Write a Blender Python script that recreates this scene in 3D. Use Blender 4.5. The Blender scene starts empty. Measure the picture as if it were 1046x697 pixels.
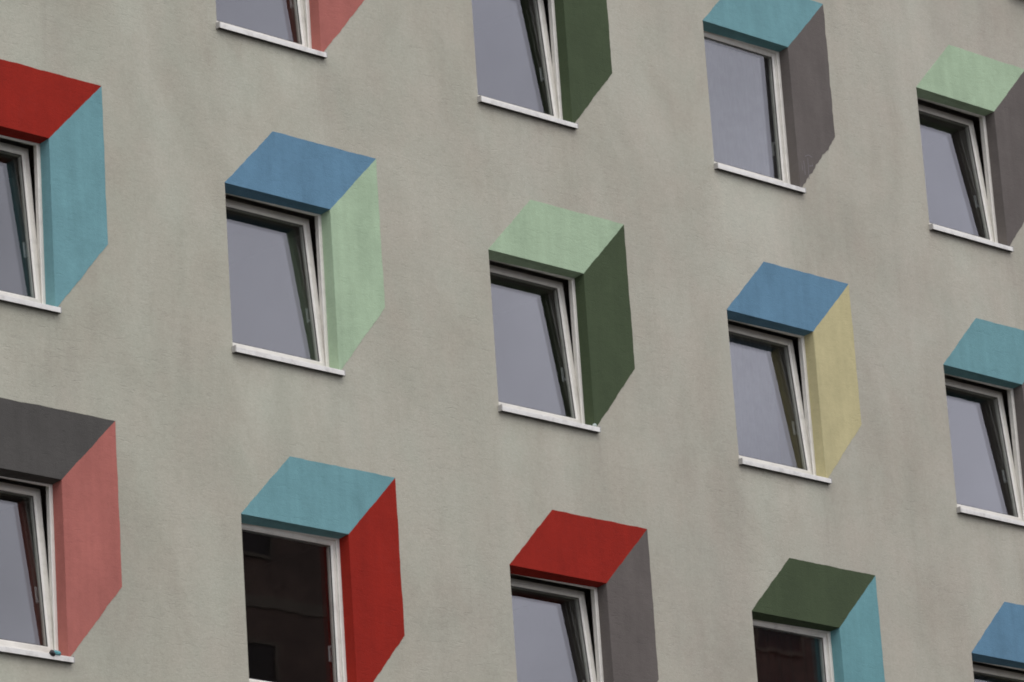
import bpy, bmesh, math, random
from mathutils import Vector, Matrix
R = math.radians
rng = random.Random(7)
S = bpy.context.scene
C = S.collection

# ------------------------------------------------------------------ measures (metres; x along the facade, y into it, z up)
Z0 = 17.4155                      # height of the top row's lintels above the street
DX, DZ = 2.98221, 2.8             # window grid
W, H = 1.15879, 1.42227           # opening
PH = 1.34003                      # height of the painted side at its outer edge
OX, OZ = 0.55646, 0.56063         # offset of the painted blocks
REC = 0.112                       # depth of the reveals

# ------------------------------------------------------------------ materials
def mat(name):
    m = bpy.data.materials.new(name); m.use_nodes = True
    nt = m.node_tree
    return m, nt, nt.nodes['Principled BSDF']

def node(nt, typ, **kw):
    n = nt.nodes.new(typ)
    for k, v in kw.items():
        if k in n.inputs: n.inputs[k].default_value = v
        else: setattr(n, k, v)
    return n

def math_n(nt, op, a, b=None, clamp=False):
    n = nt.nodes.new('ShaderNodeMath'); n.operation = op; n.use_clamp = clamp
    for i, v in enumerate((a, b)):
        if v is None: continue
        if isinstance(v, (int, float)): n.inputs[i].default_value = v
        else: nt.links.new(v, n.inputs[i])
    return n.outputs[0]

def scaled(nt, src, sc, loc=(0, 0, 0)):
    m = nt.nodes.new('ShaderNodeMapping'); m.inputs['Scale'].default_value = sc; m.inputs['Location'].default_value = loc
    nt.links.new(src, m.inputs['Vector']); return m.outputs[0]

def noise(nt, vec, scale, detail=3, rough=.55, dist=0):
    n = node(nt, 'ShaderNodeTexNoise', Scale=scale, Detail=detail, Roughness=rough, Distortion=dist)
    nt.links.new(vec, n.inputs['Vector']); return n.outputs['Fac']

def ramp(nt, fac, stops):
    n = nt.nodes.new('ShaderNodeValToRGB')
    while len(n.color_ramp.elements) < len(stops): n.color_ramp.elements.new(.5)
    for e, (p, c) in zip(n.color_ramp.elements, stops):
        e.position = p; e.color = (c, c, c, 1) if isinstance(c, (int, float)) else (*c, 1)
    nt.links.new(fac, n.inputs[0]); return n.outputs[0]

def mix(nt, fac, a, b, mode='MIX'):
    n = nt.nodes.new('ShaderNodeMix'); n.data_type = 'RGBA'; n.blend_type = mode
    for sock, v in ((n.inputs['Factor'], fac), (n.inputs['A'], a), (n.inputs['B'], b)):
        if isinstance(v, (int, float)): sock.default_value = v
        elif isinstance(v, tuple): sock.default_value = (*v, 1)
        else: nt.links.new(v, sock)
    return n.outputs['Result']

def lin(r, g, b):
    f = lambda c: (c/255/12.92 if c/255 <= .04045 else ((c/255+.055)/1.055)**2.4)
    return (f(r), f(g), f(b))

def stucco_bump(nt, bsdf, strength):
    """floated render: fine grain, short horizontal float marks, a gently uneven surface"""
    geo = nt.nodes.new('ShaderNodeNewGeometry').outputs['Position']
    grain = noise(nt, scaled(nt, geo, (1, 1, 1)), 62, 4, .7)
    marks = noise(nt, scaled(nt, geo, (6, 6, 30)), 1, 5, .65, 1.6)
    marks = ramp(nt, marks, [(0, 0), (.56, 0), (.72, 1)])
    patch = noise(nt, scaled(nt, geo, (1, 1, .45), (4, 0, 2)), 1.1, 2)
    marks = math_n(nt, 'MULTIPLY', marks, ramp(nt, patch, [(.36, .12), (.68, 1)]))
    lump = noise(nt, scaled(nt, geo, (1, 1, 1.9)), 6, 3, .6)
    h = math_n(nt, 'ADD', math_n(nt, 'MULTIPLY', grain, .75), math_n(nt, 'MULTIPLY', marks, -.85))
    h = math_n(nt, 'ADD', h, math_n(nt, 'MULTIPLY', lump, .7))
    b = node(nt, 'ShaderNodeBump', Strength=strength, Distance=.012)
    nt.links.new(h, b.inputs['Height']); nt.links.new(b.outputs[0], bsdf.inputs['Normal'])
    return geo, marks, grain

def wall_material():
    m, nt, b = mat('weathered_render')
    geo, marks, grain = stucco_bump(nt, b, .30)
    cloud = noise(nt, scaled(nt, geo, (.55, .55, .3), (3, 0, 1)), 1, 4, .6)
    col = ramp(nt, cloud, [(.26, (.354, .336, .266)), (.5, (.403, .390, .305)), (.74, (.428, .420, .332))])
    # narrow vertical rain streaks
    st = noise(nt, scaled(nt, geo, (3.4, 3.4, .22)), 1, 6, .66, .6)
    col = mix(nt, .17, col, mix(nt, 1, col, ramp(nt, st, [(.3, (.74, .73, .71)), (.5, (1, 1, 1)), (.72, (1.14, 1.14, 1.13))]), 'MULTIPLY'))
    # strips of wall below the windows keep cleaner and greyer-green than the piers between them
    sep = nt.nodes.new('ShaderNodeSeparateXYZ'); nt.links.new(geo, sep.inputs[0])
    wob = noise(nt, scaled(nt, geo, (2.2, 1, .5)), 1, 3)
    x = math_n(nt, 'ADD', sep.outputs['X'], math_n(nt, 'MULTIPLY', math_n(nt, 'SUBTRACT', wob, .5), .35))
    ph = math_n(nt, 'FLOORED_MODULO', math_n(nt, 'ADD', x, .9), DX)
    strip = math_n(nt, 'SMOOTH_MIN', math_n(nt, 'MULTIPLY', math_n(nt, 'SUBTRACT', ph, .78), 5), math_n(nt, 'MULTIPLY', math_n(nt, 'SUBTRACT', 2.2, ph), 2.0), True)
    zz = math_n(nt, 'ADD', sep.outputs['Z'], math_n(nt, 'MULTIPLY', math_n(nt, 'SUBTRACT', noise(nt, scaled(nt, geo, (3, 3, .7), (7, 0, 0)), 1, 4), .5), 1.5))
    below = math_n(nt, 'FLOORED_MODULO', math_n(nt, 'SUBTRACT', Z0-H, zz), DZ)
    fall = ramp(nt, math_n(nt, 'DIVIDE', below, DZ), [(0, .45), (.08, 1), (.42, .25), (.55, 0)])
    wash = math_n(nt, 'MULTIPLY', strip, fall, True)
    col = mix(nt, math_n(nt, 'MULTIPLY', wash, .8), col, mix(nt, 1, col, (1.11, 1.135, 1.14), 'MULTIPLY'))
    # darker run-off beside and below the sill ends
    run = noise(nt, scaled(nt, geo, (8, 8, .7), (0, 3, 8)), 1, 5, .7, .5)
    edge_ = math_n(nt, 'SUBTRACT', 1, math_n(nt, 'MULTIPLY', math_n(nt, 'ABSOLUTE', math_n(nt, 'SUBTRACT', ph, 2.06)), 5), True)
    runs = math_n(nt, 'MULTIPLY', math_n(nt, 'MULTIPLY', edge_, fall, True), ramp(nt, run, [(.42, 0), (.62, 1)]))
    col = mix(nt, math_n(nt, 'MULTIPLY', runs, .2), col, (.22, .205, .165))
    # broad damp-looking tide patches with their own outline
    tide = noise(nt, scaled(nt, geo, (.8, .8, .55), (11, 4, 6)), 1, 7, .68, .5)
    col = mix(nt, .72, col, mix(nt, 1, col, ramp(nt, tide, [(.36, (.90, .885, .875)), (.47, (.97, .965, .96)), (.52, (1.02, 1.02, 1.02)), (.66, (1.07, 1.075, 1.08))]), 'MULTIPLY'))
    drift = ramp(nt, math_n(nt, 'ADD', math_n(nt, 'DIVIDE', x, 16), math_n(nt, 'MULTIPLY', wob, .25)), [(.05, (.975, .995, .97)), (.9, (1.008, .995, .995))])
    col = mix(nt, 1, col, drift, 'MULTIPLY')
    # pinkish and greenish blotches, small grime specks
    hue = noise(nt, scaled(nt, geo, (1, 1, .8), (9, 2, 5)), 2.6, 3)
    col = mix(nt, .55, col, mix(nt, 1, col, ramp(nt, hue, [(.33, (.965, 1.0, .985)), (.67, (1.035, .995, .985))]), 'MULTIPLY'))
    mott = noise(nt, scaled(nt, geo, (1, 1, 1.4), (1, 7, 3)), 13, 5, .7)
    col = mix(nt, .38, col, mix(nt, 1, col, ramp(nt, mott, [(.3, .86), (.5, 1.0), (.7, 1.10)]), 'MULTIPLY'))
    grit = noise(nt, scaled(nt, geo, (1, 1, 1.5), (4, 4, 4)), 34, 4, .75)
    col = mix(nt, .75, col, mix(nt, 1, col, ramp(nt, grit, [(.3, .88), (.5, 1), (.7, 1.10)]), 'MULTIPLY'))
    speck = ramp(nt, noise(nt, scaled(nt, geo, (1, 1, 1), (2, 2, 9)), 11, 2), [(0, 0), (.735, 0), (.79, 1)])
    col = mix(nt, math_n(nt, 'MULTIPLY', speck, .22), col, (.17, .17, .16))
    col = mix(nt, math_n(nt, 'MULTIPLY', marks, .10), col, (.20, .185, .16))
    nt.links.new(col, b.inputs['Base Color'])
    b.inputs['Roughness'].default_value = .93; b.inputs['Specular IOR Level'].default_value = .2
    return m

def paint(name, c):
    m, nt, b = mat(name)
    geo, marks, grain = stucco_bump(nt, b, .30)
    v = noise(nt, scaled(nt, geo, (1, 1, .7)), 3.2, 5, .62)
    streak = noise(nt, scaled(nt, geo, (9, 9, .5)), 1, 4, .6)
    col = mix(nt, 1, c, ramp(nt, v, [(.28, .88), (.5, 1.0), (.74, 1.12)]), 'MULTIPLY')
    col = mix(nt, .45, col, mix(nt, 1, col, ramp(nt, streak, [(.3, .86), (.5, 1), (.7, 1.12)]), 'MULTIPLY'))
    col = mix(nt, math_n(nt, 'MULTIPLY', marks, .13), col, tuple(.55*q for q in c))
    # chalky worn patches
    worn = ramp(nt, noise(nt, scaled(nt, geo, (1, 1, 1), (5, 1, 0)), 5.5, 6, .7), [(0, 0), (.58, 0), (.78, 1)])
    g = sum(c)/3
    col = mix(nt, math_n(nt, 'MULTIPLY', worn, .30), col, tuple(q*.94+g*.16 for q in c))
    fine = noise(nt, scaled(nt, geo, (1, 1, 1.6), (3, 8, 1)), 16, 5, .7)
    col = mix(nt, .36, col, mix(nt, 1, col, ramp(nt, fine, [(.3, .86), (.5, 1), (.7, 1.12)]), 'MULTIPLY'))
    chips = ramp(nt, noise(nt, scaled(nt, geo, (1, 1, 1), (6, 0, 4)), 21, 3, .6), [(0, 0), (.745, 0), (.775, 1)])
    col = mix(nt, math_n(nt, 'MULTIPLY', chips, .35), col, tuple(q*.7+.10 for q in c))
    nt.links.new(col, b.inputs['Base Color'])
    b.inputs['Roughness'].default_value = .9; b.inputs['Specular IOR Level'].default_value = .2
    return m

def plain(name, c, rough=.5, var=.08, scale=6, spec=.5, dirt=None):
    m, nt, b = mat(name)
    geo = nt.nodes.new('ShaderNodeNewGeometry').outputs['Position']
    v = noise(nt, geo, scale, 5, .6)
    col = mix(nt, 1, c, ramp(nt, v, [(.3, 1-var), (.7, 1+var)]), 'MULTIPLY')
    if dirt:
        d = ramp(nt, noise(nt, scaled(nt, geo, (1, 1, 1), (3, 3, 3)), 9, 6, .7), [(0, 0), (.5, 0), (.72, 1)])
        col = mix(nt, math_n(nt, 'MULTIPLY', d, dirt), col, (.24, .22, .18))
    nt.links.new(col, b.inputs['Base Color'])
    b.inputs['Roughness'].default_value = rough; b.inputs['Specular IOR Level'].default_value = spec
    return m

def glass_material():
    m = bpy.data.materials.new('window_glass'); m.use_nodes = True; nt = m.node_tree; nt.nodes.clear()
    out = nt.nodes.new('ShaderNodeOutputMaterial')
    lw = node(nt, 'ShaderNodeLayerWeight', Blend=.5)
    f5 = math_n(nt, 'POWER', lw.outputs['Facing'], 5)
    fr = math_n(nt, 'ADD', math_n(nt, 'MULTIPLY', f5, 1-GLASS_F0), GLASS_F0, True)
    tr = node(nt, 'ShaderNodeBsdfTransparent', Color=(.79, .81, .80, 1))
    gl = node(nt, 'ShaderNodeBsdfGlossy', Color=(1, 1, 1, 1), Roughness=.012)
    geo = nt.nodes.new('ShaderNodeNewGeometry').outputs['Position']
    bump = node(nt, 'ShaderNodeBump', Strength=.028, Distance=.012)
    nt.links.new(noise(nt, geo, 1.7, 2), bump.inputs['Height']); nt.links.new(bump.outputs[0], gl.inputs['Normal'])
    mx = nt.nodes.new('ShaderNodeMixShader')
    nt.links.new(fr, mx.inputs[0]); nt.links.new(tr.outputs[0], mx.inputs[1]); nt.links.new(gl.outputs[0], mx.inputs[2])
    nt.links.new(mx.outputs[0], out.inputs['Surface'])
    return m
GLASS_F0 = .092

M = dict(
    wall=wall_material(), glass=glass_material(),
    pvc=plain('white_plastic', (.66, .64, .55), .45, .06, 5, .4, .24),
    sill=plain('painted_sheet_metal', (.70, .69, .61), .5, .08, 7, .4, .40),
    gasket=plain('black_rubber', (.018, .018, .018), .6),
    cap=plain('grey_end_cap', (.34, .33, .29), .6, .1, 20),
    under_shade=plain('painted_underside_shade', (.035, .034, .032), .9),  # near-black colour paints in the shade under the sill lips
    handle=plain('pale_metal', (.62, .62, .60), .35),
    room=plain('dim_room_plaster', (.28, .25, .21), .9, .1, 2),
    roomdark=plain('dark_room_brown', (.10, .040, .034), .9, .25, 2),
    maroon=plain('maroon_cloth', (.15, .032, .026), .95, .25, 5),
    curtain=plain('sheer_curtain', (.32, .335, .37), .95, .14, 8),
    roof=plain('roof_felt', (.09, .09, .09), .9),
    teal_rag=plain('teal_cloth', (.10, .30, .30), .9, .2, 30),
    pebble=plain('pale_lump', (.45, .52, .46), .8, .2, 40),
    chalk=plain('chalk', (.175, .165, .16), .95, .2, 30),
    brick=plain('dark_brown_brick', (.088, .057, .040), .9, .5, 1.0),
    brickglass=plain('dark_window_glass', (.030, .024, .019), .55, .1, 2, .15),
    palestone=plain('dull_stone_trim', (.100, .080, .056), .9, .35, 1),
    ground=plain('asphalt_ground', (.04, .039, .037), .9, .2, .5),
)
PAL = {  # paint colours as they are in even light
    'red': (0.262, 0.0150, 0.0070),
    'grey': (0.1180, 0.1040, 0.0985),
    'dark grey': (0.0750, 0.0715, 0.0680),
    'blue': (0.1119, 0.2246, 0.3354),
    'teal': (0.1448, 0.2983, 0.3343),
    'sky blue': (0.1366, 0.2992, 0.3323),
    'light green': (0.350, 0.463, 0.326),
    'dark green': (0.0538, 0.0749, 0.0387),
    'pink': (0.375, 0.128, 0.110),
    'yellow': (0.4738, 0.4271, 0.2462),
}
PAINT = {k: paint(k.replace(' ', '_') + '_paint', (v[0], v[1], v[2]*.90)) for k, v in PAL.items()}

# ------------------------------------------------------------------ mesh helpers
def link(name, bm, m, parent=None, loc=(0, 0, 0), smooth=False):
    me = bpy.data.meshes.new(name); bm.normal_update(); bm.to_mesh(me); bm.free()
    ms = m if isinstance(m, (list, tuple)) else [m]
    for q in ms: me.materials.append(q)
    if smooth:
        for p in me.polygons: p.use_smooth = True
    o = bpy.data.objects.new(name, me); C.objects.link(o); o.location = loc
    if parent: o.parent = parent
    return o

def quad(bm, *pts, mi=0):
    f = bm.faces.new([bm.verts.new(p) for p in pts]); f.material_index = mi; return f

def box(bm, x0, x1, y0, y1, z0, z1, bev=0, mi=0):
    v = [bm.verts.new((x, y, z)) for x in (x0, x1) for y in (y0, y1) for z in (z0, z1)]
    fs = [bm.faces.new([v[i] for i in q]) for q in ((0, 1, 3, 2), (4, 6, 7, 5), (0, 4, 5, 1), (2, 3, 7, 6), (0, 2, 6, 4), (1, 5, 7, 3))]
    for f in fs: f.material_index = mi
    if bev:
        es = list({e for f in fs for e in f.edges})
        r = bmesh.ops.bevel(bm, geom=es, offset=bev, segments=2, affect='EDGES', profile=.5)
        for f in r['faces']: f.material_index = mi

def ring(bm, o, prof, mi=0):
    """mitred rectangular ring; o = (x0,x1,z0,z1); prof = closed list of (inset, y)"""
    x0, x1, z0, z1 = o
    loops = []
    for d, y in prof:
        loops.append([bm.verts.new(p) for p in ((x0+d, y, z0+d), (x1-d, y, z0+d), (x1-d, y, z1-d), (x0+d, y, z1-d))])
    n = len(loops)
    for i in range(n):
        a, b = loops[i], loops[(i+1) % n]
        for k in range(4):
            f = bm.faces.new((a[k], a[(k+1) % 4], b[(k+1) % 4], b[k])); f.material_index = mi

def tag(o, label, cat=None, group=None, kind=None):
    if label: o['label'] = label
    if cat: o['category'] = cat
    if group: o['group'] = group
    if kind: o['kind'] = kind
    return o

def empty(name, loc):
    o = bpy.data.objects.new(name, None); C.objects.link(o); o.location = loc; o.empty_display_size = .5; return o

# ------------------------------------------------------------------ the windows: where, how painted, how opened
# (column, row): top colour, side colour, tilt in degrees (0 = shut), label words
TILT = 4.9
WIN = {
    (0, 1): ('red', 'teal', 5.0), (0, 2): ('dark grey', 'pink', 5.2),
    (1, 0): ('light green', 'pink', 4.6), (1, 1): ('blue', 'light green', 5.2), (1, 2): ('teal', 'red', 0),
    (2, 0): ('teal', 'dark green', 5.0), (2, 1): ('light green', 'dark green', 5.1), (2, 2): ('red', 'grey', 5.5),
    (3, 0): ('teal', 'grey', 0), (3, 1): ('blue', 'yellow', 5.0), (3, 2): ('dark green', 'sky blue', 0),
    (4, 0): ('light green', 'grey', 5.6), (4, 1): ('teal', 'grey', 5.0), (4, 2): ('blue', 'yellow', 5.0),
}
WLABEL = {
    (0, 1): 'tilted white window under the red painted top at the left edge',
    (0, 2): 'tilted white window beside the pink painted side, teal scrap on its sill',
    (1, 0): 'tilted white window cut off by the upper edge, left of a pink side',
    (1, 1): 'tilted white window between blue top and light green side',
    (1, 2): 'shut white window with near black glass left of the red side',
    (2, 0): 'tilted white window cut off by the upper edge, left of a dark green side',
    (2, 1): 'tilted white window below the light green top in the middle of the wall',
    (2, 2): 'tilted white window below the red top with a grey side',
    (3, 0): 'shut white window with pale curtained glass beside a grey side',
    (3, 1): 'tilted white window beside the yellow side',
    (3, 2): 'shut white window with dark brown glass below the dark green top',
    (4, 0): 'tilted white window below the light green top near the upper right corner',
    (4, 1): 'tilted white window below the teal top at the right edge',
    (4, 2): 'white window below the blue top in the lower right corner',
}
WIDE = (13.50, 16.07, 1.378, 2.78)          # a wider opening high on the right: x0, x1, z0, z1 (relative to Z0)

bld = tag(empty('apartment_building', (0, 0, 0)), 'grey rendered apartment block with painted coloured blocks round its white windows', 'building')

# ---- wall: outer skin with openings and their reveals, closed by side walls and back
def build_wall():
    bm = bmesh.new()
    xa, xb, za, zb = -14.0, 26.0, 0.0, Z0 + 6.2
    holes = [(c*DX, c*DX+W, Z0-r*DZ-H-.012, Z0-r*DZ) for c, r in WIN] + [(WIDE[0], WIDE[1], Z0+WIDE[2]-.012, Z0+WIDE[3])]
    xs = sorted({xa, xb, *[v for h in holes for v in h[:2]]}); zs = sorted({za, zb, *[v for h in holes for v in h[2:]]})
    vs = {}
    def V(x, z):
        k = (round(x, 5), round(z, 5))
        if k not in vs: vs[k] = bm.verts.new((x, 0, z))
        return vs[k]
    for i in range(len(xs)-1):
        for j in range(len(zs)-1):
            cx, cz = (xs[i]+xs[i+1])/2, (zs[j]+zs[j+1])/2
            if any(h[0] < cx < h[1] and h[2] < cz < h[3] for h in holes): continue
            bm.faces.new((V(xs[i], zs[j]), V(xs[i+1], zs[j]), V(xs[i+1], zs[j+1]), V(xs[i], zs[j+1])))
    for x0, x1, z0, z1 in holes:
        quad(bm, (x0, 0, z0), (x0, 0, z1), (x0, REC, z1), (x0, REC, z0))
        quad(bm, (x1, 0, z1), (x1, 0, z0), (x1, REC, z0), (x1, REC, z1))
        quad(bm, (x0, 0, z1), (x1, 0, z1), (x1, REC, z1), (x0, REC, z1))
        quad(bm, (x1, 0, z0), (x0, 0, z0), (x0, REC, z0), (x1, REC, z0))
    D = 13.0
    quad(bm, (xa, 0, za), (xa, 0, zb), (xa, D, zb), (xa, D, za))
    quad(bm, (xb, 0, zb), (xb, 0, za), (xb, D, za), (xb, D, zb))
    quad(bm, (xa, D, za), (xa, D, zb), (xb, D, zb), (xb, D, za))
    link('wall', bm, M['wall'], bld)
    bm = bmesh.new(); box(bm, xa-.15, xb+.15, -.15, D+.15, zb, zb+.25, .01); link('roof', bm, M['roof'], bld)
build_wall()

# ---- painted blocks: one coat of paint on the wall above + on the soffit, another on the wall beside + on the right reveal
def edge(a, b, amp, n=26):
    """hand painted edge from a to b in the wall plane: slightly wavy"""
    a, b = Vector((a[0], 0, a[1])), Vector((b[0], 0, b[1])); d = b-a; t = Vector((-d.z, 0, d.x)).normalized()
    ph = [rng.uniform(0, 6.28) for _ in range(4)]; fq = [rng.uniform(4, 9), rng.uniform(11, 19), rng.uniform(23, 37), rng.uniform(45, 70)]
    pts = []
    for i in range(n+1):
        s = i/n; env = min(1, 8*s, 8*(1-s))
        w = sum(math.sin(f*s+p)*k for f, p, k in zip(fq, ph, (.5, .5, .45, .35)))*amp*env
        p = a + d*s + t*w; pts.append((p.x, p.z))
    return pts

def flat(bm, pts, y):
    f = bm.faces.new([bm.verts.new((x, y, z)) for x, z in pts])
    r = bmesh.ops.extrude_face_region(bm, geom=[f])          # the coat's own edge, run back to the wall
    # keep f as the front, the extruded copy as the back
    for v in [g for g in r['geom'] if isinstance(g, bmesh.types.BMVert)]: v.co.y = .0012
    return f

TOPNAME = {(0, 1): 'red painted top at the left edge', (0, 2): 'dark grey painted top at the left edge', (1, 0): 'light green painted top above the frame',
    (1, 1): 'blue painted top joining a light green side', (1, 2): 'teal painted top joining a red side', (2, 0): 'teal painted top over a dark green side',
    (2, 1): 'light green painted top joining a dark green side', (2, 2): 'red painted top joining a grey side', (3, 0): 'teal painted top at the upper edge, joining a grey side',
    (3, 1): 'blue painted top joining a yellow side', (3, 2): 'dark green painted top joining a sky blue side', (4, 0): 'light green painted top joining a grey side',
    (4, 1): 'teal painted top at the right edge', (4, 2): 'blue painted top in the lower right corner'}
def painted(c, r):
    top, side, _ = WIN[(c, r)]
    x, z = c*DX, Z0-r*DZ
    amp = .0028
    A, B = (x, z), (x+W, z); a, b = (x+OX, z+OZ), (x+W+OX, z+OZ)
    P, Q = (x+W, z-H), (x+W+OX, z+OZ-PH)
    if (c, r) in ((1, 1),): Q = (Q[0], Q[1]+.02)
    if (c, r) in ((2, 0), (3, 1)): Q = (Q[0], Q[1]-.025)
    e_left = edge(A, a, amp); e_top = edge(a, b, amp); e_mid = edge(B, b, amp*.8)
    e_out = edge(b, Q, amp*(2 if (c, r) == (3, 0) else 1)); e_low = edge(Q, P, amp*(3.7 if (c, r) == (3, 0) else 1.2), 40)
    T = .003
    bm = bmesh.new()
    flat(bm, e_left[:-1] + e_top[:-1] + e_mid[::-1], -T)
    # soffit: plaster thickened towards the window frame
    dl, dr = .040, .016
    bm2 = bm
    v = [bm2.verts.new(p) for p in ((x, -T, z), (x+W, -T, z), (x+W, -T, z-.004), (x, -T, z-.004),
                                    (x, REC, z-.0005), (x+W, REC, z-.0005), (x+W, REC, z-dr), (x, REC, z-dl))]
    for q in ((3, 2, 1, 0), (3, 7, 6, 2), (4, 5, 6, 7), (0, 4, 7, 3), (1, 2, 6, 5)): bm2.faces.new([v[i] for i in q])
    o = link('painted_top', bm, PAINT[top], bld); tag(o, TOPNAME[(c, r)])
    bm = bmesh.new()
    flat(bm, e_mid[:-1] + e_out[:-1] + e_low, -T)
    v = [bm.verts.new(p) for p in ((x+W, -T, z-.005), (x+W, -T, z-H), (x+W-.004, -T, z-H), (x+W-.004, -T, z-.005),
                                   (x+W-.0005, REC, z-.005), (x+W-.0005, REC, z-H), (x+W-.004, REC, z-H), (x+W-.004, REC, z-.005))]
    for q in ((0, 1, 2, 3), (3, 2, 6, 7), (7, 6, 5, 4), (1, 5, 6, 2), (0, 3, 7, 4)): bm.faces.new([v[i] for i in q])
    o = link('painted_side', bm, PAINT[side], bld)
    tag(o, side + ' painted side beside the ' + WLABEL[(c, r)].split(' with ')[0].split(' below ')[0].split(' under ')[0].split(' beside ')[0].split(' between ')[0].split(' cut ')[0] + ', joined to the ' + top + ' top')
for k in WIN: painted(*k)

# ---- one window: fixed frame > sash, pane, gasket, handle, sill
HZ, HY = -1.366, .140                      # hinge line of the tilting sash
SY, SW = .020, .064                        # sash: set back from the frame, width of its rails
fw = .034                                  # visible width of the fixed frame
def frame_mesh(w):
    bm = bmesh.new()
    ring(bm, (-.03, w+.03, -H+.002, .03), [(0, REC+.002), (.03+fw-.006, REC+.002), (.03+fw, REC+.007), (.03+fw, REC+.016), (.03+fw-.020, REC+.018), (.03+fw-.020, .18), (0, .19)])
    return bm
def sash_mesh(w):
    bm = bmesh.new(); y = REC+SY
    ring(bm, (fw-.020, w-fw+.020, HZ, -.014), [(0, y), (.048, y-.001), (.053, y+.003), (.060, y+.008), (SW, y+.014), (SW, y+.058), (.058, y+.066), (0, y+.066)])
    o = bm
    for v in o.verts: v.co.y -= HY; v.co.z -= HZ
    return o
def gasket_mesh(w):
    bm = bmesh.new(); y = REC+SY
    ring(bm, (fw-.020+SW-.0015, w-fw+.020-SW+.0015, HZ+SW-.0015, -.014-SW+.0015), [(0, y+.012), (.005, y+.0125), (.005, y+.018), (0, y+.018)])
    for v in bm.verts: v.co.y -= HY; v.co.z -= HZ
    return bm
def pane_mesh(w):
    bm = bmesh.new(); y = REC+SY
    box(bm, fw-.020+SW-.001, w-fw+.020-SW+.001, y+.019, y+.043, HZ+SW-.001, -.014-SW+.001)
    for v in bm.verts: v.co.y -= HY; v.co.z -= HZ
    return bm
def handle_mesh(w, up):
    bm = bmesh.new(); y = REC+SY+.066; x = w-fw+.020-.034; z = -.90
    box(bm, x-.017, x+.017, y, y+.012, z-.038, z+.038, .004)
    box(bm, x-.010, x+.010, y+.010, y+.050, z-.010, z+.010, .003)
    if up: box(bm, x-.012, x+.012, y+.045, y+.060, z-.012, z+.120, .004)
    else: box(bm, x-.012, x+.012, y+.045, y+.060, z-.120, z+.012, .004)
    for v in bm.verts: v.co.y -= HY; v.co.z -= HZ
    return bm
def sill_mesh(w, p=.043, ov=.017, ol=.007):
    bm = bmesh.new()
    zt, zl = -H+.004, -H-.038
    # sheet: top slope, folded front lip with a small return, closed underneath to carry a painted shadow line
    prof = [(REC+.001, -H+.030), (.0, zt+.008), (-p, zt), (-p-.002, zt-.004), (-p-.002, zl), (-p+.002, zl), (-p+.003, zl+.004), (-.0006, zl+.009)]
    outer = [q for q in prof if q[0] <= 0.0]
    def extr(pr, x0, x1, dark=()):
        a = [bm.verts.new((x0, y, z)) for y, z in pr]; b = [bm.verts.new((x1, y, z)) for y, z in pr]
        n = len(pr)
        for i in range(n):
            q = bm.faces.new((a[i], a[(i+1) % n], b[(i+1) % n], b[i]))
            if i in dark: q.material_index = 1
        bm.faces.new(a[::-1]); bm.faces.new(b)
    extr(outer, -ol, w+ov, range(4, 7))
    extr([(REC+.001, -H+.030), (.0003, zt+.008), (.0003, zt-.006), (REC+.001, -H+.010)], .0015, w-.0055)
    for x0 in (-ol-.007, w+ov-.003):        # end caps with a small upstand
        box(bm, x0, x0+.010, -p-.004, -.0006, zl-.002, zt+.012, .002, 2)
    bm.normal_update()
    bmesh.ops.recalc_face_normals(bm, faces=bm.faces)
    return bm
def fix(bm):
    bmesh.ops.recalc_face_normals(bm, faces=bm.faces); return bm

proto = link('window', fix(frame_mesh(W)), M['pvc'])
kids = [link('sash', fix(sash_mesh(W)), M['pvc'], proto, (0, HY, HZ)), link('gasket', fix(gasket_mesh(W)), M['gasket'], proto, (0, HY, HZ)),
        link('pane', fix(pane_mesh(W)), M['glass'], proto, (0, HY, HZ)), link('handle', fix(handle_mesh(W, True)), M['handle'], proto, (0, HY, HZ)),
        link('sill', sill_mesh(W), [M['sill'], M['under_shade'], M['cap']], proto)]
shut_handle = fix(handle_mesh(W, False)); hm = bpy.data.meshes.new('handle_shut'); shut_handle.to_mesh(hm); hm.materials.append(M['handle'])

def room_mesh(w, x0, x1, zf, zc, d=3.6):
    bm = bmesh.new(); y0, y1 = .20, d
    quad(bm, (x0, y1, zf), (x1, y1, zf), (x1, y1, zc), (x0, y1, zc)); quad(bm, (x0, y0, zf), (x0, y1, zf), (x0, y1, zc), (x0, y0, zc))
    quad(bm, (x1, y0, zf), (x1, y0, zc), (x1, y1, zc), (x1, y1, zf)); quad(bm, (x0, y0, zf), (x1, y0, zf), (x1, y1, zf), (x0, y1, zf))
    quad(bm, (x0, y0, zc), (x0, y1, zc), (x1, y1, zc), (x1, y0, zc))
    # inner face of the outer wall, with the window opening left free
    for a, b, e, f in ((x0, -.03, zf, zc), (w+.03, x1, zf, zc), (-.03, w+.03, zf, -H), (-.03, w+.03, .03, zc)):
        quad(bm, (a, y0, e), (a, y0, f), (b, y0, f), (b, y0, e))
    return bm
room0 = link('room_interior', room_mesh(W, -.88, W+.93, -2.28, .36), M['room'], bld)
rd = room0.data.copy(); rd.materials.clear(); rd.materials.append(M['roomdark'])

first = True
for (c, r), (top, side, tilt) in WIN.items():
    loc = (c*DX, 0, Z0-r*DZ)
    if first: o, ks, rm = proto, kids, room0; first = False
    else:
        o = proto.copy(); C.objects.link(o); ks = []
        for k in kids:
            q = k.copy(); C.objects.link(q); q.parent = o; ks.append(q)
        rm = room0.copy(); C.objects.link(rm)
    o.parent = bld; o.location = loc; o['label'] = WLABEL[(c, r)]
    rm.parent = bld; rm.location = loc
    if tilt == 0: ks[3].data = hm
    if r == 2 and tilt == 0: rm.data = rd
    for q in ks[:4]: q.rotation_euler = (-R(tilt), 0, 0)      # top swings into the room

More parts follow.
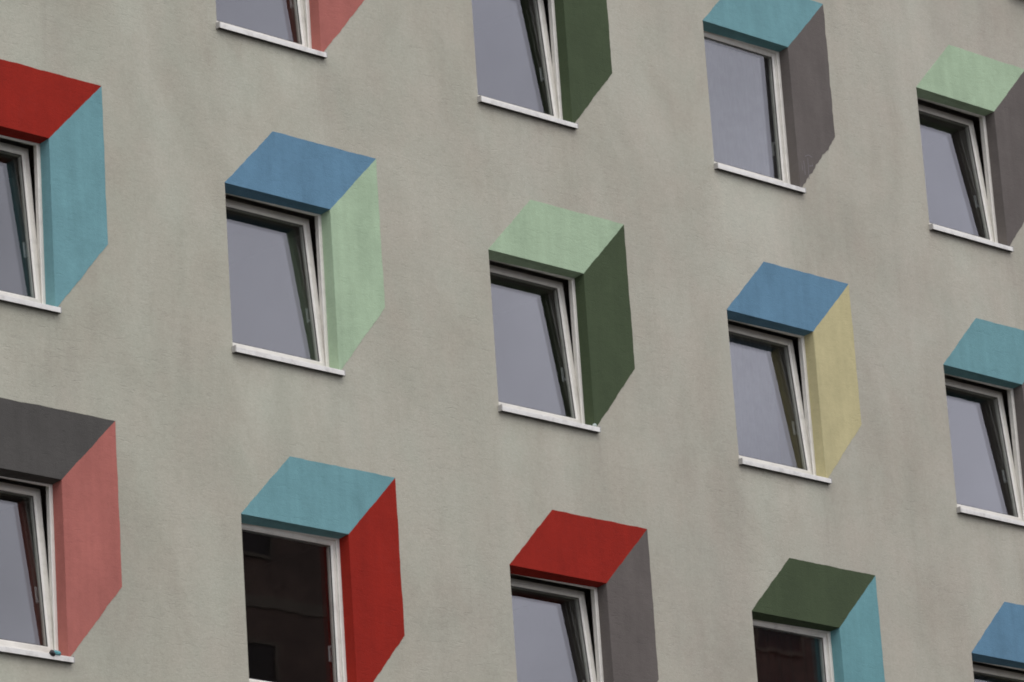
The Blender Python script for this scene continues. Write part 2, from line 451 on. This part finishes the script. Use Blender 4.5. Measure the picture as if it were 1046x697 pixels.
# ---- sheer curtain behind the shut window of the top row
def curtain_mesh(x0, x1, z0, z1, amp=.018, per=.085):
    bm = bmesh.new(); n = int((x1-x0)/.01); prev = None
    rr = random.Random(3); ph = 0
    for i in range(n+1):
        x = x0+(x1-x0)*i/n; ph += .01/per*6.28*rr.uniform(.5, 1.5); y = math.sin(ph)*amp
        a, b = bm.verts.new((x, y, z0)), bm.verts.new((x, y*.5, z1))
        if prev: bm.faces.new((prev[0], a, b, prev[1]))
        prev = (a, b)
    bmesh.ops.solidify(bm, geom=bm.faces[:], thickness=.0015)
    return bm
link('curtain', curtain_mesh(-.02, W+.02, -1.46, -.01), M['curtain'], bld, (3*DX, .27, Z0), smooth=True)
tag(link('curtain', curtain_mesh(.38, .98, -1.44, -.01, .014, .11), M['curtain'], bld, (3*DX, .37, Z0-DZ), smooth=True), 'thin curtain behind the tilted window beside the yellow side')
tag(link('curtain', curtain_mesh(-.02, W+.04, -1.46, -.01, .022, .17), M['maroon'], bld, (3*DX, .27, Z0-2*DZ), smooth=True), 'dark maroon curtain behind the shut window at the bottom right')

# ---- wide window high on the right; only the shadowed end of its sill is in view
ww = WIDE[1]-WIDE[0]
wide = link('window', fix(frame_mesh(ww)), M['pvc'], bld, (WIDE[0], 0, Z0+WIDE[2]+H)); tag(wide, 'wide window whose dark sill end shows in the upper right corner')
for nm, b_, m_ in (('sash', sash_mesh(ww), M['pvc']), ('pane', pane_mesh(ww), M['glass'])): link(nm, fix(b_), m_, wide, (0, HY, HZ))
link('sill', sill_mesh(ww, .10, .05), [M['sill'], M['under_shade'], M['cap']], wide)

# ---- faint chalk scribble low on the grey side of the top row
def stroke(bm, pts, wd=.007):
    for (ax, az), (bx, bz) in zip(pts, pts[1:]):
        d = Vector((bx-ax, 0, bz-az)); t = Vector((-d.z, 0, d.x)).normalized()*wd/2
        q = [(ax-t.x, -.0042, az-t.z), (bx-t.x, -.0042, bz-t.z), (bx+t.x, -.0042, bz+t.z), (ax+t.x, -.0042, az+t.z)]
        quad(bm, *q)
bm = bmesh.new()
ox, oz = 3*DX+W, Z0-1.12
stroke(bm, [(.075, .0), (.082, -.14)]); stroke(bm, [(.135, .035), (.130, -.17)]); stroke(bm, [(.10, .05), (.15, .072), (.20, .060)]); stroke(bm, [(.135, -.04), (.20, -.025), (.19, .0)]); stroke(bm, [(.045, -.03), (.05, -.10)], .005)
for v in bm.verts: v.co.x += ox; v.co.z += oz
tag(link('chalk_scribble', bm, M['chalk'], bld), 'faint chalk scribble low on the grey side')

# ------------------------------------------------------------------ things lying on sills
def crumple(bm, cx, cy, cz, sx, sy, sz, seed, sub=3, k=.35):
    rr = random.Random(seed); r = bmesh.ops.create_icosphere(bm, subdivisions=sub, radius=1)
    ph = [(Vector((rr.uniform(-1, 1), rr.uniform(-1, 1), rr.uniform(-1, 1)))*rr.uniform(2, 6), rr.uniform(0, 6)) for _ in range(7)]
    for v in r['verts']:
        n = 1 + k*sum(math.sin(v.co.dot(d)+p) for d, p in ph)/3.5
        q = v.co*n; v.co = (cx+q.x*sx, cy+q.y*sy, cz+max(q.z, -.85)*sz)
x, z = 0*DX, Z0-2*DZ
rag = tag(empty('cloth_scrap', (x+W-.165, -.026, z-H+.004)), 'crumpled teal scrap with dark underside at the right end of the lower left sill', 'scrap')
bm = bmesh.new(); crumple(bm, .02, -.012, .014, .042, .022, .020, 5); link('crumpled_cloth', bm, M['teal_rag'], rag, smooth=True)
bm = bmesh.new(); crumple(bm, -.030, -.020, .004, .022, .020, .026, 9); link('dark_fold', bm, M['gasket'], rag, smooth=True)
x, z = 2*DX, Z0-DZ
bm = bmesh.new(); crumple(bm, 0, 0, .012, .020, .015, .016, 2, 2, .2)
tag(link('pebble', bm, M['pebble'], None, (x+W-.02, -.016, z-H+.012), smooth=True), 'small pale lump on the right end of the sill below the dark green side', 'pebble')

# ------------------------------------------------------------------ street and the block opposite (seen mirrored in the shut windows)
bm = bmesh.new(); quad(bm, (-900, -900, 0), (900, -900, 0), (900, 900, 0), (-900, 900, 0)); tag(link('ground', bm, M['ground']), None, None, None, 'structure')
opp = tag(empty('brick_block', (38, -40, 0)), 'dark brick block across the street, mirrored in the shut windows', 'building')
OH = 30.4
bm = bmesh.new(); box(bm, -26, 26, -12, 0, 0, OH, .03); link('wall', bm, M['brick'], opp)
bm = bmesh.new(); box(bm, -26.3, 26.3, -12.3, .3, OH, OH+.4, .02); link('roof', bm, M['palestone'], opp)
for j in range(9):
    bm = bmesh.new(); box(bm, -26, 26, .002, .03, 2.9+3.2*j, 3.15+3.2*j, .01); link('string_course', bm, M['palestone'], opp)
bm = bmesh.new(); ring(bm, (0, 1.6, 0, 1.5), [(0, .004), (0, .06), (.09, .06), (.09, .004)]); wf = link('window', fix(bm), M['palestone'], opp)
bm = bmesh.new(); box(bm, .09, 1.51, .005, .03, .09, 1.41); wp = link('pane', bm, M['brickglass'], wf)
n = 0
for j in range(4, 9):
    for i in range(16):
        if n == 0: o = wf
        else:
            o = wf.copy(); C.objects.link(o); o.parent = opp
            p = wp.copy(); C.objects.link(p); p.parent = o
        o.location = (-25+3.15*i, 0, 3.9+3.2*j); n += 1

# ------------------------------------------------------------------ light: bright overcast
SUN_EL, SUN_AZ = R(52), R(200)             # high, from the street side
w = bpy.data.worlds.new('World'); S.world = w; w.use_nodes = True; nt = w.node_tree
bg = nt.nodes['Background']
sky = nt.nodes.new('ShaderNodeTexSky'); sky.sky_type = 'NISHITA'; sky.sun_disc = False
sky.sun_elevation = SUN_EL; sky.sun_rotation = SUN_AZ; sky.air_density = 1.0; sky.dust_density = 4.0; sky.ozone_density = 1.0
hs = node(nt, 'ShaderNodeHueSaturation', Saturation=.22, Value=1.0); nt.links.new(sky.outputs[0], hs.inputs['Color'])
tc = nt.nodes.new('ShaderNodeTexCoord').outputs['Generated']
cl = noise(nt, scaled(nt, tc, (1, 1, 2.2)), 2.4, 4, .5)
layer = ramp(nt, cl, [(.3, (.84, .845, 1.0)), (.7, (1.0, 1.0, 1.13))])                   # an even layer of grey cloud
layer = mix(nt, 1, layer, (14.2, 14.0, 14.4), 'MULTIPLY')
sx = nt.nodes.new('ShaderNodeSeparateXYZ'); nt.links.new(tc, sx.inputs[0])
xw = math_n(nt, 'ADD', sx.outputs['X'], math_n(nt, 'MULTIPLY', math_n(nt, 'SUBTRACT', noise(nt, tc, 7, 3), .5), .10))
layer = mix(nt, 1, layer, ramp(nt, xw, [(0, .95), (.50, .68), (.575, .70), (.62, .93), (.66, 1.02), (.71, 1.07), (1, 1.0)]), 'MULTIPLY')
layer = mix(nt, 1, layer, ramp(nt, noise(nt, tc, 16, 4, .55), [(.3, .86), (.7, 1.13)]), 'MULTIPLY')
cloudy = mix(nt, .72, hs.outputs[0], layer)
nt.links.new(cloudy, bg.inputs['Color']); bg.inputs['Strength'].default_value = .148
sd = bpy.data.lights.new('sun', 'SUN'); sd.energy = .6; sd.angle = R(35); sd.color = (1, .97, .93)
so = bpy.data.objects.new('sun', sd); C.objects.link(so)
# direction towards the sun, matching the sky texture's azimuth convention
d = Vector((math.sin(SUN_AZ)*math.cos(SUN_EL), math.cos(SUN_AZ)*math.cos(SUN_EL), math.sin(SUN_EL)))
so.rotation_euler = d.to_track_quat('Z', 'Y').to_euler(); so.location = d*60

# ------------------------------------------------------------------ camera
cd = bpy.data.cameras.new('camera'); co = bpy.data.objects.new('camera', cd); C.objects.link(co); S.camera = co
cd.sensor_width = 36; cd.sensor_fit = 'HORIZONTAL'; cd.lens = 36*4791.88/1046; cd.clip_start = .5; cd.clip_end = 3000
right = Vector((0.7155377370260794, -0.695544701637153, -0.06498703652330298)); down = Vector((0.16869709810648606, 0.2623191420522778, -0.9501210221879145)); fwd = Vector((0.6778989865621927, 0.6688843216412242, 0.3050356180522389))
m = Matrix((right, -down, -fwd)).transposed().to_4x4(); m.translation = Vector((-20.990648, -26.805742, -15.815533+Z0)); co.matrix_world = m

S.view_settings.view_transform = 'Standard'; S.view_settings.look = 'None'; S.view_settings.exposure = -.0; S.view_settings.gamma = 1
S.cycles.filter_width = 1.85
S.cycles.max_bounces = 8; S.cycles.transparent_max_bounces = 12
